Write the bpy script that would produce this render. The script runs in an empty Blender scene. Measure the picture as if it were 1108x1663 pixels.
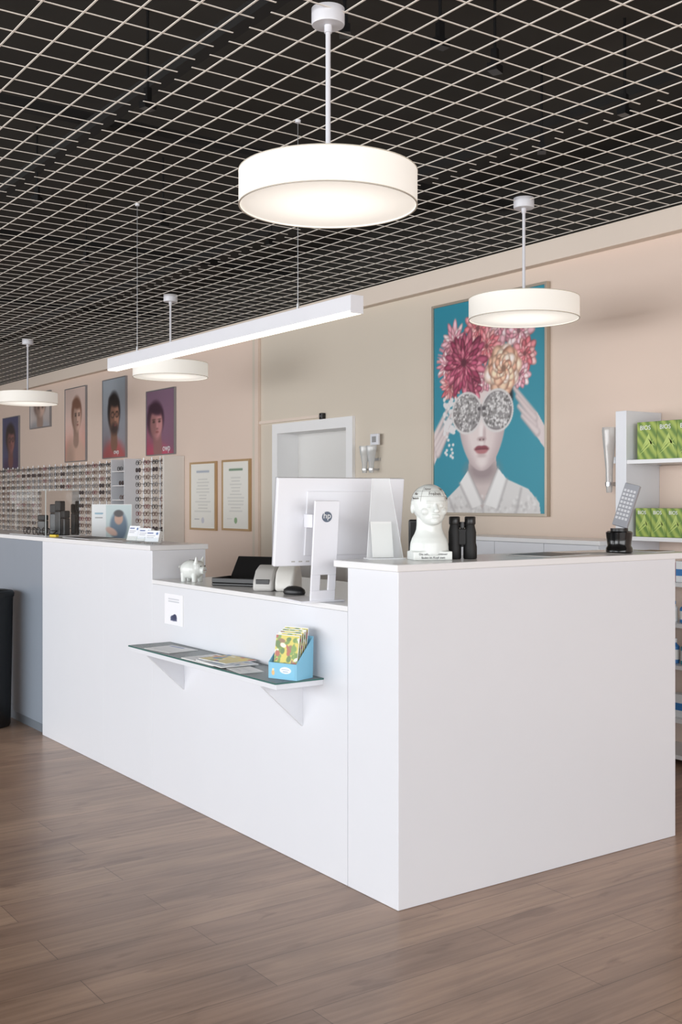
import bpy, bmesh, math, random
import numpy as np
from mathutils import Matrix, Vector
random.seed(4); np.random.seed(4)
S=bpy.context.scene; C=S.collection; PI=math.pi
F=1787.; HZ=812.; CX=554.; CH=1.4
TH=math.radians(54.94)
fx,fy=-math.sin(TH),math.cos(TH); rx_,ry_=fy,-fx
def ray(u):
    t=(u-CX)/F; return fx+t*rx_, fy+t*ry_
def on_y(u,y): a,b=ray(u); d=y/b; return a*d,d
def on_x(u,x): a,b=ray(u); d=x/a; return b*d,d
def zat(v,d): return CH-(v-HZ)/F*d
def on_z(u,v,z): d=F*(CH-z)/(v-HZ); a,b=ray(u); return a*d,b*d

# ---------------- materials
def lin(c): return tuple(((x/255.)/12.92 if x/255.<=.04045 else ((x/255.+.055)/1.055)**2.4) for x in c[:3])
MC={}
def mat(name,c,rough=.5,metal=0,es=0,var=.04,coat=0,scale=6,bump=0,spec=None):
    if name in MC: return MC[name]
    m=bpy.data.materials.new(name); m.use_nodes=True; nt=m.node_tree; b=nt.nodes['Principled BSDF']
    l=lin(c)
    tc=nt.nodes.new('ShaderNodeTexCoord'); n=nt.nodes.new('ShaderNodeTexNoise'); n.inputs['Scale'].default_value=scale; n.inputs['Detail'].default_value=3
    nt.links.new(tc.outputs['Object'],n.inputs['Vector'])
    mx=nt.nodes.new('ShaderNodeMixRGB'); mx.inputs[1].default_value=tuple(x*(1-var) for x in l)+(1,); mx.inputs[2].default_value=tuple(min(1,x*(1+var)) for x in l)+(1,)
    nt.links.new(n.outputs['Fac'],mx.inputs[0]); nt.links.new(mx.outputs[0],b.inputs['Base Color'])
    b.inputs['Roughness'].default_value=rough; b.inputs['Metallic'].default_value=metal
    if coat: b.inputs['Coat Weight'].default_value=coat
    if spec is not None: b.inputs['Specular IOR Level'].default_value=spec
    if es:
        nt.links.new(mx.outputs[0],b.inputs['Emission Color']); b.inputs['Emission Strength'].default_value=es
    if bump:
        bp=nt.nodes.new('ShaderNodeBump'); bp.inputs['Strength'].default_value=bump; n2=nt.nodes.new('ShaderNodeTexNoise'); n2.inputs['Scale'].default_value=180
        nt.links.new(tc.outputs['Object'],n2.inputs['Vector']); nt.links.new(n2.outputs['Fac'],bp.inputs['Height']); nt.links.new(bp.outputs[0],b.inputs['Normal'])
    MC[name]=m; return m
def clear(name,tint=(1,1,1),g=.02,rough=.05,bl=.1,milk=0):
    if name in MC: return MC[name]
    m=bpy.data.materials.new(name); m.use_nodes=True; nt=m.node_tree
    for n in list(nt.nodes): nt.nodes.remove(n)
    o=nt.nodes.new('ShaderNodeOutputMaterial'); mx=nt.nodes.new('ShaderNodeMixShader'); t=nt.nodes.new('ShaderNodeBsdfTransparent'); gl=nt.nodes.new('ShaderNodeBsdfGlossy')
    fr=nt.nodes.new('ShaderNodeLayerWeight'); fr.inputs[0].default_value=bl
    ma=nt.nodes.new('ShaderNodeMath'); ma.operation='ADD'; ma.inputs[1].default_value=g; ma.use_clamp=True
    t.inputs[0].default_value=tint+(1,); gl.inputs['Roughness'].default_value=rough
    nt.links.new(fr.outputs['Fresnel'],ma.inputs[0]); nt.links.new(ma.outputs[0],mx.inputs[0]); nt.links.new(t.outputs[0],mx.inputs[1]); nt.links.new(gl.outputs[0],mx.inputs[2])
    out=mx.outputs[0]
    if milk:
        d=nt.nodes.new('ShaderNodeBsdfDiffuse'); d.inputs[0].default_value=(.88,.9,.91,1); m2=nt.nodes.new('ShaderNodeMixShader'); m2.inputs[0].default_value=milk; nt.links.new(out,m2.inputs[1]); nt.links.new(d.outputs[0],m2.inputs[2]); out=m2.outputs[0]
    nt.links.new(out,o.inputs[0])
    MC[name]=m; return m
WHITE=mat('white_laminate',(224,226,231),.25,var=.01,spec=.45)
TOPW=mat('white_top',(232,232,233),.22,var=.01)
GREYC=mat('grey_laminate',(138,147,158),.3,var=.03)
BAND=mat('soffit_paint',(228,214,200),.8,var=.02,scale=1.3)
DARK=mat('plenum_dark',(48,46,42),.95,var=.35,scale=2.5)
GRID=mat('grid_paint',(244,238,228),.5,var=.03)
BLK=mat('black_plastic',(18,18,19),.35,var=.1)
BLKR=mat('black_rubber',(14,14,15),.6,var=.1,bump=.2)
METW=mat('white_metal',(222,223,228),.35,var=.02)
ALU=mat('aluminium',(190,192,195),.3,metal=.9,var=.03)
DOORM=mat('door_paint',(222,221,218),.45,var=.02)
FRM=mat('door_frame_paint',(238,238,238),.4,var=.02)
GOLD=mat('brass_frame',(196,165,125),.35,metal=.4,var=.08)
SHADE=mat('lamp_shade_fabric',(238,234,226),.85,es=.3,var=.02)
LDIFF=mat('linear_diffuser',(255,247,230),.6,es=2.4,var=.02)
PAPER=mat('paper',(232,232,230),.7,var=.02)
CER=mat('glazed_ceramic',(226,230,226),.32,var=.02,coat=.15)
INK=mat('dark_ink',(45,48,55),.6)
ACR=clear('acrylic',(.98,.99,.99),.03)
MILK=clear('milky_acrylic',(.99,.99,.99),.03,milk=.5)
GLASS=clear('shelf_glass',(.9,.96,.945),.0,bl=.06,rough=.12,milk=.25)
VGL=clear('vessel_glass',(.9,.9,.89),.06,bl=.3,milk=.35)
GEDGE=mat('glass_edge',(60,105,100),.15)
MOUSE=mat('mouse_black',(30,30,32),.4)
LGREY=mat('light_grey_plastic',(190,188,184),.4)
WINK=mat('white_ink',(240,240,240),.6)
def diff_mat():
    m=bpy.data.materials.new('lamp_diffuser'); m.use_nodes=True; nt=m.node_tree; b=nt.nodes['Principled BSDF']; L=nt.links.new
    tc=nt.nodes.new('ShaderNodeTexCoord'); sp=nt.nodes.new('ShaderNodeSeparateXYZ'); L(tc.outputs['Object'],sp.inputs[0])
    cb=nt.nodes.new('ShaderNodeCombineXYZ'); L(sp.outputs[0],cb.inputs[0]); L(sp.outputs[1],cb.inputs[1])
    ln=nt.nodes.new('ShaderNodeVectorMath'); ln.operation='LENGTH'; L(cb.outputs[0],ln.inputs[0])
    mr=nt.nodes.new('ShaderNodeMapRange'); mr.interpolation_type='SMOOTHSTEP'; mr.inputs[1].default_value=.08; mr.inputs[2].default_value=.3; mr.inputs[3].default_value=.9; mr.inputs[4].default_value=.52; L(ln.outputs['Value'],mr.inputs[0])
    b.inputs['Base Color'].default_value=lin((244,240,232))+(1,); b.inputs['Emission Color'].default_value=lin((255,250,241))+(1,); L(mr.outputs[0],b.inputs['Emission Strength']); b.inputs['Roughness'].default_value=.7
    return m
DIFF=diff_mat()

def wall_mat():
    m=bpy.data.materials.new('wall_paint_light_tone'); m.use_nodes=True; nt=m.node_tree; b=nt.nodes['Principled BSDF']; L=nt.links.new
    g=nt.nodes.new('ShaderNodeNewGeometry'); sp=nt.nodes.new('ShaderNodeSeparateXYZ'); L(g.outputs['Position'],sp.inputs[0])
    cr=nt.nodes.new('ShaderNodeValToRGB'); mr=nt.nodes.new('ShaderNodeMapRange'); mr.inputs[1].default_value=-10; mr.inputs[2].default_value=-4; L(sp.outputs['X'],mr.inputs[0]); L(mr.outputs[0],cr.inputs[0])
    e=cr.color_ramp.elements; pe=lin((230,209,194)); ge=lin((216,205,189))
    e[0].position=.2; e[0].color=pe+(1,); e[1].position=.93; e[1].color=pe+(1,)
    q=e.new(.232); q.color=pe+(1,); q=e.new(.234); q.color=ge+(1,); q=e.new(.6); q.color=ge+(1,)  # greige middle fading to peach: tone of the light put into the wall colour
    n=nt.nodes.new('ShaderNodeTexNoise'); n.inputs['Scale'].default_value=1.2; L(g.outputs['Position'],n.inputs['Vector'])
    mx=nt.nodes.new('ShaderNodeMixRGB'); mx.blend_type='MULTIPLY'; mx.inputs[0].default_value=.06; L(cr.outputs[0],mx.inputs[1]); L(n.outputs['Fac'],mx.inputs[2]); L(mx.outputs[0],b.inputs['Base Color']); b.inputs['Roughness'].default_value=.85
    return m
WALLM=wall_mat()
def floor_mat():
    m=bpy.data.materials.new('wood_planks'); m.use_nodes=True; nt=m.node_tree; b=nt.nodes['Principled BSDF']; L=nt.links.new
    tc=nt.nodes.new('ShaderNodeTexCoord')
    mp=nt.nodes.new('ShaderNodeMapping'); mp.inputs['Rotation'].default_value=(0,0,PI/2); L(tc.outputs['Object'],mp.inputs[0])
    br=nt.nodes.new('ShaderNodeTexBrick'); br.inputs['Scale'].default_value=1; br.inputs['Brick Width'].default_value=1.22; br.inputs['Row Height'].default_value=.18
    br.inputs['Mortar Size'].default_value=.0014; br.inputs['Mortar Smooth'].default_value=.1; br.offset=.37
    br.inputs['Color1'].default_value=lin((180,149,126))+(1,); br.inputs['Color2'].default_value=lin((161,131,111))+(1,); br.inputs['Mortar'].default_value=lin((118,95,80))+(1,)
    L(mp.outputs[0],br.inputs['Vector'])
    def nz(sc,det,dist,p0,c0,p1,c1):
        q=nt.nodes.new('ShaderNodeMapping'); q.inputs['Scale'].default_value=sc; L(tc.outputs['Object'],q.inputs[0])
        n=nt.nodes.new('ShaderNodeTexNoise'); n.inputs['Scale'].default_value=1; n.inputs['Detail'].default_value=det; n.inputs['Distortion'].default_value=dist; L(q.outputs[0],n.inputs['Vector'])
        cr=nt.nodes.new('ShaderNodeValToRGB'); cr.color_ramp.elements[0].position=p0; cr.color_ramp.elements[0].color=c0+(1,); cr.color_ramp.elements[1].position=p1; cr.color_ramp.elements[1].color=c1+(1,); L(n.outputs['Fac'],cr.inputs[0]); return n,cr
    n1,c1=nz((46,2.0,1),8,.5,.34,(.68,.65,.63),.6,(1.06,1.06,1.05))
    n2,c2=nz((5.5,1.3,1),6,1.0,.34,(.76,.74,.73),.6,(1.08,1.08,1.08))
    n3,c3=nz((14,4,1),5,.5,.31,(.55,.49,.46),.39,(1,1,1))
    cur=br.outputs['Color']
    for c,f in ((c1,.6),(c2,.85),(c3,.55)):
        m1=nt.nodes.new('ShaderNodeMixRGB'); m1.blend_type='MULTIPLY'; m1.inputs[0].default_value=f; L(cur,m1.inputs[1]); L(c.outputs[0],m1.inputs[2]); cur=m1.outputs[0]
    L(cur,b.inputs['Base Color']); b.inputs['Roughness'].default_value=.3; b.inputs['Specular IOR Level'].default_value=.55
    bp=nt.nodes.new('ShaderNodeBump'); bp.inputs['Strength'].default_value=.08; bp.inputs['Distance'].default_value=.003; L(n1.outputs['Fac'],bp.inputs['Height']); L(bp.outputs[0],b.inputs['Normal'])
    return m
def print_mat():
    m=bpy.data.materials.new('printed_colour'); m.use_nodes=True; nt=m.node_tree; b=nt.nodes['Principled BSDF']
    a=nt.nodes.new('ShaderNodeVertexColor'); a.layer_name='Col'; nt.links.new(a.outputs[0],b.inputs['Base Color']); b.inputs['Roughness'].default_value=.4
    return m
PRINT=print_mat()
def green_mat():
    m=bpy.data.materials.new('green_leaf_carton'); m.use_nodes=True; nt=m.node_tree; b=nt.nodes['Principled BSDF']
    tc=nt.nodes.new('ShaderNodeTexCoord'); mp=nt.nodes.new('ShaderNodeMapping'); mp.inputs['Rotation'].default_value=(0,.7,0); nt.links.new(tc.outputs['Object'],mp.inputs[0])
    w=nt.nodes.new('ShaderNodeTexWave'); w.inputs['Scale'].default_value=7; w.inputs['Distortion'].default_value=3; w.inputs['Detail'].default_value=2; nt.links.new(mp.outputs[0],w.inputs['Vector'])
    cr=nt.nodes.new('ShaderNodeValToRGB'); cr.color_ramp.elements[0].color=lin((92,126,36))+(1,); cr.color_ramp.elements[1].color=lin((160,178,76))+(1,); nt.links.new(w.outputs['Fac'],cr.inputs[0]); nt.links.new(cr.outputs[0],b.inputs['Base Color']); b.inputs['Roughness'].default_value=.4
    return m
GREEN=green_mat()

# ---------------- geometry
class B:
    def __init__(s): s.bm=bmesh.new()
    def box(s,x0,x1,y0,y1,z0,z1,M=None,mi=0):
        r=bmesh.ops.create_cube(s.bm,size=1)['verts']
        for v in r: v.co=Vector(((x0+x1)/2+v.co.x*(x1-x0),(y0+y1)/2+v.co.y*(y1-y0),(z0+z1)/2+v.co.z*(z1-z0)))
        if M: bmesh.ops.transform(s.bm,matrix=M,verts=r)
        if mi:
            for f in set(f for v in r for f in v.link_faces): f.material_index=mi
        return s
    def quad(s,pts,M=None):
        s.bm.faces.new([s.bm.verts.new((M@Vector(p)) if M else p) for p in pts]); return s
    def cyl(s,p0,p1,r0,r1=None,n=20):
        if r1 is None: r1=r0
        p0=Vector(p0); p1=Vector(p1); d=p1-p0
        M=Matrix.Translation((p0+p1)/2)@d.to_track_quat('Z','Y').to_matrix().to_4x4()
        bmesh.ops.create_cone(s.bm,cap_ends=True,cap_tris=False,segments=n,radius1=max(r0,1e-5),radius2=max(r1,1e-5),depth=d.length,matrix=M); return s
    def sph(s,c,r,n=16,M=None):
        if not hasattr(r,'__len__'): r=(r,r,r)
        v=bmesh.ops.create_uvsphere(s.bm,u_segments=n,v_segments=max(6,n*2//3),radius=1)['verts']
        T=Matrix.Translation(c)@(M or Matrix())@Matrix.Diagonal((*r,1)); bmesh.ops.transform(s.bm,matrix=T,verts=v); return s
    def lathe(s,prof,c=(0,0,0),n=32,sx=1,sy=1):
        rings=[]
        for r,z in prof:
            if r<1e-6: rings.append([s.bm.verts.new((c[0],c[1],c[2]+z))])
            else: rings.append([s.bm.verts.new((c[0]+sx*r*math.cos(2*PI*k/n),c[1]+sy*r*math.sin(2*PI*k/n),c[2]+z)) for k in range(n)])
        for a,b in zip(rings,rings[1:]):
            for k in range(n):
                k2=(k+1)%n
                if len(a)==1 and len(b)==1: continue
                if len(a)==1: s.bm.faces.new((a[0],b[k],b[k2]))
                elif len(b)==1: s.bm.faces.new((a[k],a[k2],b[0]))
                else: s.bm.faces.new((a[k],a[k2],b[k2],b[k]))
        return s
    def prism(s,pts,axis,a,b):
        def P(p,q):
            return {'x':(q,p[0],p[1]),'y':(p[0],q,p[1]),'z':(p[0],p[1],q)}[axis]
        A=[s.bm.verts.new(P(p,a)) for p in pts]; Bv=[s.bm.verts.new(P(p,b)) for p in pts]; n=len(pts)
        s.bm.faces.new(A); s.bm.faces.new(Bv[::-1])
        for k in range(n): s.bm.faces.new((A[k],Bv[k],Bv[(k+1)%n],A[(k+1)%n]))
        return s
    def tube(s,pts,r,n=8,closed=False):
        pts=[Vector(p) for p in pts]; m=len(pts); rings=[]
        for i,p in enumerate(pts):
            if closed: d=pts[(i+1)%m]-pts[i-1]
            else: d=pts[min(i+1,m-1)]-pts[max(i-1,0)]
            q=d.to_track_quat('Z','Y'); rings.append([s.bm.verts.new(p+q@Vector((r*math.cos(2*PI*k/n),r*math.sin(2*PI*k/n),0))) for k in range(n)])
        pr=list(zip(rings,rings[1:]))+([(rings[-1],rings[0])] if closed else [])
        for a,b in pr:
            off=min(range(n),key=lambda o:(a[0].co-b[o].co).length) if closed else 0
            for k in range(n):
                s.bm.faces.new((a[k],a[(k+1)%n],b[(k+1+off)%n],b[(k+off)%n]))
        if not closed:
            s.bm.faces.new(rings[0][::-1]); s.bm.faces.new(rings[-1])
        return s
def pm(p):
    if p is None: return Matrix()
    M=Matrix.Translation(p.location)@Matrix.Rotation(p.rotation_euler[2],4,'Z')
    return pm(p.parent)@M
def ob(name,b,m,parent=None,bev=0,smooth=False,world=False,seg=2):
    bm=b.bm
    if world and parent is not None: bmesh.ops.transform(bm,matrix=pm(parent).inverted(),verts=bm.verts[:])
    bmesh.ops.recalc_face_normals(bm,faces=bm.faces[:])
    me=bpy.data.meshes.new(name); bm.to_mesh(me); bm.free()
    for x in (m if isinstance(m,(list,tuple)) else [m]): me.materials.append(x)
    o=bpy.data.objects.new(name,me); C.objects.link(o); o.parent=parent
    if smooth:
        for p in me.polygons: p.use_smooth=True
        try: me.set_sharp_from_angle(angle=math.radians(40))
        except Exception: pass
    if bev:
        md=o.modifiers.new('bevel','BEVEL'); md.width=bev; md.segments=seg; md.limit_method='ANGLE'
    return o
def tag(o,label,cat,group=None):
    o['label']=label; o['category']=cat
    if group: o['group']=group
    return o
def thing(name,label,cat,loc=(0,0,0),rz=0,group=None):
    o=bpy.data.objects.new(name,None); C.objects.link(o); o.location=loc; o.rotation_euler=(0,0,rz); o.empty_display_size=.05
    return tag(o,label,cat,group)
def struct(name,b,m,parent=None,bev=0):
    o=ob(name,b,m,parent,bev)
    if parent is None: o['kind']='structure'
    return o
def dup(root,loc,rz,label,group=None):
    r=root.copy(); C.objects.link(r); r.location=loc; r.rotation_euler=(0,0,rz); r['label']=label
    if group: r['group']=group
    for ch in list(root.children):
        c=ch.copy(); C.objects.link(c); c.parent=r
        for g in list(ch.children):
            d=g.copy(); C.objects.link(d); d.parent=c
    return r
def text_bm(s,size,ext=.0003,spacing=1,align='CENTER'):
    cu=bpy.data.curves.new('t','FONT'); cu.body=s; cu.size=size; cu.extrude=ext; cu.align_x=align; cu.align_y='CENTER'; cu.space_character=spacing; cu.resolution_u=3
    o=bpy.data.objects.new('t',cu); C.objects.link(o); bpy.context.view_layer.update()
    me=bpy.data.meshes.new_from_object(o.evaluated_get(bpy.context.evaluated_depsgraph_get()))
    b=B(); b.bm.from_mesh(me); bpy.data.objects.remove(o); bpy.data.curves.remove(cu); bpy.data.meshes.remove(me); return b
def text(name,s,size,m,parent,M):
    b=text_bm(s,size); bmesh.ops.transform(b.bm,matrix=M,verts=b.bm.verts[:]); return ob(name,b,m,parent)
UP=Matrix.Rotation(PI/2,4,'X')
T=Matrix.Translation
def RZ(a): return Matrix.Rotation(a,4,'Z')

# ---------------- printed pictures
class Cv:
    def __init__(s,w,h,res,bg):
        s.w=w; s.h=h; s.nx=res; s.ny=max(4,int(res*h/w)); s.A=h/w
        X,Y=np.meshgrid(np.linspace(0,1,s.nx),np.linspace(0,s.A,s.ny)); s.X=X; s.Y=Y
        s.a=np.zeros((s.ny,s.nx,3))+np.array(bg,float)
    def mix(s,m,c): m=np.clip(m,0,1)[...,None]; s.a=s.a*(1-m)+np.array(c,float)*m
    def ell(s,cx,cy,rx,ry,c,rot=0,soft=.12,op=1):
        dx=s.X-cx; dy=s.Y-cy; ca,sa=math.cos(rot),math.sin(rot)
        q=np.sqrt(((dx*ca+dy*sa)/rx)**2+((-dx*sa+dy*ca)/ry)**2); s.mix(op*np.clip(1-(q-1+soft/2)/soft,0,1),c)
    def line(s,p0,p1,r0,r1,c,soft=.006,op=1):
        x0,y0=p0;x1,y1=p1; dx,dy=x1-x0,y1-y0; L=dx*dx+dy*dy+1e-9
        t=np.clip(((s.X-x0)*dx+(s.Y-y0)*dy)/L,0,1); d=np.hypot(s.X-x0-t*dx,s.Y-y0-t*dy)-(r0+(r1-r0)*t); s.mix(op*np.clip(.5-d/soft,0,1),c)
    def poly(s,pts,c,op=1):
        ins=np.zeros(s.X.shape,bool); n=len(pts)
        for i in range(n):
            x0,y0=pts[i];x1,y1=pts[(i+1)%n]
            if y0==y1: continue
            cond=((y0>s.Y)!=(y1>s.Y))&(s.X<(x1-x0)*(s.Y-y0)/(y1-y0)+x0); ins^=cond
        s.mix(ins*float(op),c)
    def blur(s,k=1):
        for _ in range(k):
            p=np.pad(s.a,((1,1),(1,1),(0,0)),'edge'); s.a=(p[1:-1,1:-1]*2+p[:-2,1:-1]+p[2:,1:-1]+p[1:-1,:-2]+p[1:-1,2:])/6
    def flower(s,cx,cy,r,cols,n=14,layers=4,slim=.28):
        for l in range(layers):
            rr=r*(1-l/layers*.85)
            for k in range(n):
                a=2*PI*(k+.5*(l%2))/n+random.uniform(-.12,.12); R=rr*random.uniform(.85,1.08)
                c=np.array(cols[(l+k)%len(cols)],float)*random.uniform(.85,1.1); c=np.clip(c,0,255)
                mx,my=cx+math.cos(a)*R*.55,cy+math.sin(a)*R*.55
                s.ell(mx,my,R*.5,R*slim*.95,c*.6,a,soft=.15); s.ell(mx,my,R*.47,R*slim*.78,c,a,soft=.5)
                s.ell(mx+math.cos(a)*R*.25,my+math.sin(a)*R*.25,R*.2,R*slim*.4,np.clip(c*1.25+18,0,255),a,soft=.9,op=.7)
        s.ell(cx,cy,r*.13,r*.13,np.array(cols[0])*.6,soft=.5)
    def obj(s,name,parent,M):
        nx,ny=s.nx,s.ny; xs=np.linspace(0,s.w,nx); zs=np.linspace(s.h,0,ny)
        Mx=np.array(M); vs=np.stack([np.tile(xs,ny),np.zeros(nx*ny),np.repeat(zs,nx),np.ones(nx*ny)],1)@Mx.T
        i=np.arange((nx-1)*(ny-1)); r=i//(nx-1); c=i%(nx-1); a=r*nx+c
        fs=np.stack([a+nx,a+nx+1,a+1,a],1)
        me=bpy.data.meshes.new(name); me.from_pydata(vs[:,:3].tolist(),[],fs.tolist())
        col=me.color_attributes.new('Col','FLOAT_COLOR','POINT'); L=(np.clip(s.a,0,255)/255.)**2.2
        col.data.foreach_set('color',np.concatenate([L.reshape(-1,3),np.ones((nx*ny,1))],1).ravel().astype(np.float32))
        me.materials.append(PRINT); o=bpy.data.objects.new(name,me); C.objects.link(o); o.parent=parent; return o

# ================= SETTING
WY=5.06; CZ=3.03
XL,XR=-19.,5.; YB=-7.
struct('floor',B().box(XL,XR,YB,WY+.3,-.1,0),floor_mat())
dx0,_=on_y(455,WY); dx1,_=on_y(567,WY); DZ=1.975
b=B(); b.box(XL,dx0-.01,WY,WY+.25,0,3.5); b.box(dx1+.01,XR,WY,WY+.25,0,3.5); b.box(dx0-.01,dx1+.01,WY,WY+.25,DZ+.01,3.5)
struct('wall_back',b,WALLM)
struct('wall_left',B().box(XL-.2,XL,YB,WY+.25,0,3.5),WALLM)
struct('trim_1',B().box(XL,XR,WY-.07,WY-.0005,2.885,3.02),BAND,bev=.004)
struct('door_1',B().box(dx0-.005,dx1+.005,WY+.19,WY+.23,0,DZ+.005),DOORM,bev=.003)
d1=bpy.data.objects['door_1']
hb=B().cyl((dx1-.1,WY+.19,1.05),(dx1-.1,WY+.13,1.05),.011).cyl((dx1-.1,WY+.135,1.05),(dx1-.22,WY+.135,1.05),.009); ob('door_handle',hb,ALU,d1,smooth=True)
b=B(); fw=.085
b.box(dx0-fw,dx0,WY-.03,WY-.0005,0,DZ+fw); b.box(dx1,dx1+fw,WY-.03,WY-.0005,0,DZ+fw); b.box(dx0,dx1,WY-.03,WY-.0005,DZ,DZ+fw)
b.box(dx0-.009,dx0,WY-.0005,WY+.19,0,DZ); b.box(dx1,dx1+.009,WY-.0005,WY+.19,0,DZ); b.box(dx0-.009,dx1+.009,WY-.0005,WY+.19,DZ,DZ+.009)
struct('trim_2',b,FRM)
struct('ceiling',B().box(XL,XR,YB,WY,3.45,3.55),DARK)
ceil=bpy.data.objects['ceiling']
ob('ceiling_void_lining',B().box(XL,XR,WY-.03,WY-.001,3.035,3.449).box(XL+.001,XL+.02,YB,WY-.031,3.035,3.449),DARK,ceil)
b=B(); s=.143; bw=.003; GT=.003
y=WY-.075; ylist=[]
while y>-3.5: ylist.append(y); y-=s
for y in ylist: b.box(XL+.02,1.5,y-bw,y+bw,CZ,CZ+GT)
edges=[WY-.072]+[ylist[k]+s*.5 for k in range(10,len(ylist),12)]+[-3.5]
for q in range(len(edges)-1):
    x=1.5-(s*.5 if q%2 else 0)
    while x>XL: b.box(x-bw,x+bw,edges[q+1]+.012,edges[q]-(.012 if q else 0),CZ+.0004,CZ+GT-.0004); x-=s
grid=ob('ceiling_grid',b,GRID,ceil)
b=B()
for yy in (3.9,2.1,.3): b.box(XL+.1,1.5,yy-.03,yy+.03,3.2,3.26)
for xx in (-2.6,-5.2,-7.8,-10.4,-13): b.box(xx-.03,xx+.03,-3.4,WY-.1,3.27,3.32)
ob('ceiling_beams',b,mat('dark_beam',(26,25,24),.9),ceil)
hang=None
for i,(u,v) in enumerate([(715,80),(240,180),(265,370),(804,120),(1015,190),(440,400),(140,430),(560,60),(880,250),(60,330)]):
    d=F*(CZ-CH)/(HZ-v); a,bb=ray(u); lb=['over the near lamp','on the left side','near the middle of the grid','right of the near lamp stem','above the poster wall','left of the long lamp wire','over the far left lamps','beside the near lamp canopy','between poster lamp and big lamp','at the left picture edge'][i]
    if hang is None:
        hang=thing('ceiling_hanger','','ceiling hanger',(a*d,bb*d,CZ+.006),group='black hangers above the ceiling grid')
        ob('rod',B().cyl((0,0,.02),(0,0,.42),.006,n=8),BLK,hang); ob('clip',B().box(-.02,.02,-.03,.03,0,.03).box(-.012,.012,-.012,.012,.03,.09),BLK,hang)
        hang['label']='small black ceiling hanger '+lb
    else: dup(hang,(a*d,bb*d,CZ+.006),random.random(),'small black ceiling hanger '+lb)

x,_=on_y(421,WY)
struct('trim_3',B().box(x-.03,x+.03,WY-.03,WY-.0005,0,2.88),mat('duct_paint',(224,205,190),.7),bev=.002)
xe,_=on_y(523,WY)
struct('trim_4',B().box(x+.031,xe,WY-.02,WY-.0005,2.075,2.1),mat('duct_paint2',(226,210,196),.7))
t=thing('motion_sensor','small black sensor box on wall above the door frame','sensor',(xe+.035,WY,2.085))
ob('housing',B().box(-.022,.022,-.04,-.0005,-.026,.026),BLK,t,bev=.006); ob('lens',B().sph((0,-.04,0),(.014,.01,.014)),mat('sensor_lens',(60,60,64),.2),t,smooth=True)

# ================= COUNTERS
cx,cy=-2.953,2.31; ex=-3.25; mx=-4.883; lx=-6.39; TZ=1.18; SL=.025; MZ=1.015; G=.0012
t=thing('reception_counter','white glossy counter block at the near corner with raised ledge','counter',(cx-.15,3.04,0))
ob('body',B().box(ex+.001,cx-.02,cy+.02,3.775,0.001,TZ-SL-.0005),WHITE,t,world=True)
ob('front_panel',B().box(ex+G,cx-G,cy,cy+.0195,0.001,TZ-SL-.0005),WHITE,t,bev=.001,world=True)
ob('side_panel',B().box(cx-.0195,cx,cy+.001,3.775,0.001,TZ-SL-.0005),WHITE,t,bev=.001,world=True)
tag(ob('countertop',B().box(ex-.07,cx+.012,cy-.014,3.88,TZ-SL,TZ),TOPW,bev=.003),'white L-end countertop slab carrying the ceramic head','countertop')
t=thing('reception_counter','white lower middle counter section that carries the monitor','counter',((mx+ex)/2,2.6,0))
ob('body',B().box(mx+.001,ex-.001,cy+.02,2.95,0.001,MZ-.0205),WHITE,t,world=True)
ob('front_panel',B().box(mx+G,ex-G,cy,cy+.0195,0.001,MZ-.0205),WHITE,t,bev=.001,world=True)
tag(ob('countertop',B().box(mx+.001,ex-.001,cy-.001,3.0,MZ-.02,MZ),TOPW,bev=.002),'lower white countertop under monitor, piggy bank and mouse','countertop')
t=thing('reception_counter','long white counter section left of the lower desk','counter',((lx+mx)/2,2.45,0))
ob('body',B().box(lx+.001,mx-.02,cy+.02,2.6,0.001,TZ-SL-.0005),WHITE,t,world=True)
xm,_=on_y(168,cy)
ob('front_panel',B().box(xm+G/2,mx-G,cy,cy+.0195,0.001,TZ-SL-.0005),WHITE,t,bev=.001,world=True)
ob('front_panel',B().box(lx+G,xm-G/2,cy,cy+.0195,0.001,TZ-SL-.0005),WHITE,t,bev=.001,world=True)
ob('end_panel',B().box(mx-.0195,mx,cy+.0005,2.6,0.001,TZ-SL-.0005),WHITE,t,bev=.001,world=True)
tag(ob('countertop',B().box(-9.2,mx+.003,cy-.014,2.615,TZ-SL,TZ),TOPW,bev=.003),'long white countertop slab with card holders at the left','countertop')
t=thing('reception_counter','blue-grey counter section at the far left of the row','counter',(-7.8,2.45,0))
ob('body',B().box(-9.15,lx-.001,cy+.03,2.6,0.001,TZ-SL-.0005),GREYC,t,world=True)
ob('front_panel',B().box(-9.15,lx-G,cy+.008,cy+.0295,0.06,TZ-SL-.0005),GREYC,t,bev=.001,world=True)
ob('plinth',B().box(-9.15,lx-G,cy+.02,cy+.0295,0.001,.059),mat('plinth_grey',(110,118,126),.4),t,world=True)
t=thing('display_table','white display table behind the left counter','table',(-7.6,3.15,0))
ob('tabletop',B().box(-8.5,-6.9,2.9,3.4,1.07,1.1),TOPW,t,bev=.002,world=True)
ob('side_panel',B().box(-6.95,-6.92,2.92,3.38,0,1.0695),WHITE,t,world=True); ob('side_panel',B().box(-8.48,-8.45,2.92,3.38,0,1.0695),WHITE,t,world=True)
ob('back_panel',B().box(-8.449,-6.951,3.1,3.12,.1,1.0695),WHITE,t,world=True)
x0,_=on_y(740,4.75)
t=thing('low_cabinet','long white cabinet against the wall below the flower poster','cabinet',(-5.3,4.9,0))
ob('body',B().box(x0,-4.2,4.72,WY-.002,0.001,1.145),WHITE,t,world=True)
ob('cabinet_top',B().box(x0-.01,-4.19,4.7,WY-.002,1.1455,1.17),TOPW,t,bev=.002,world=True)
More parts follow.
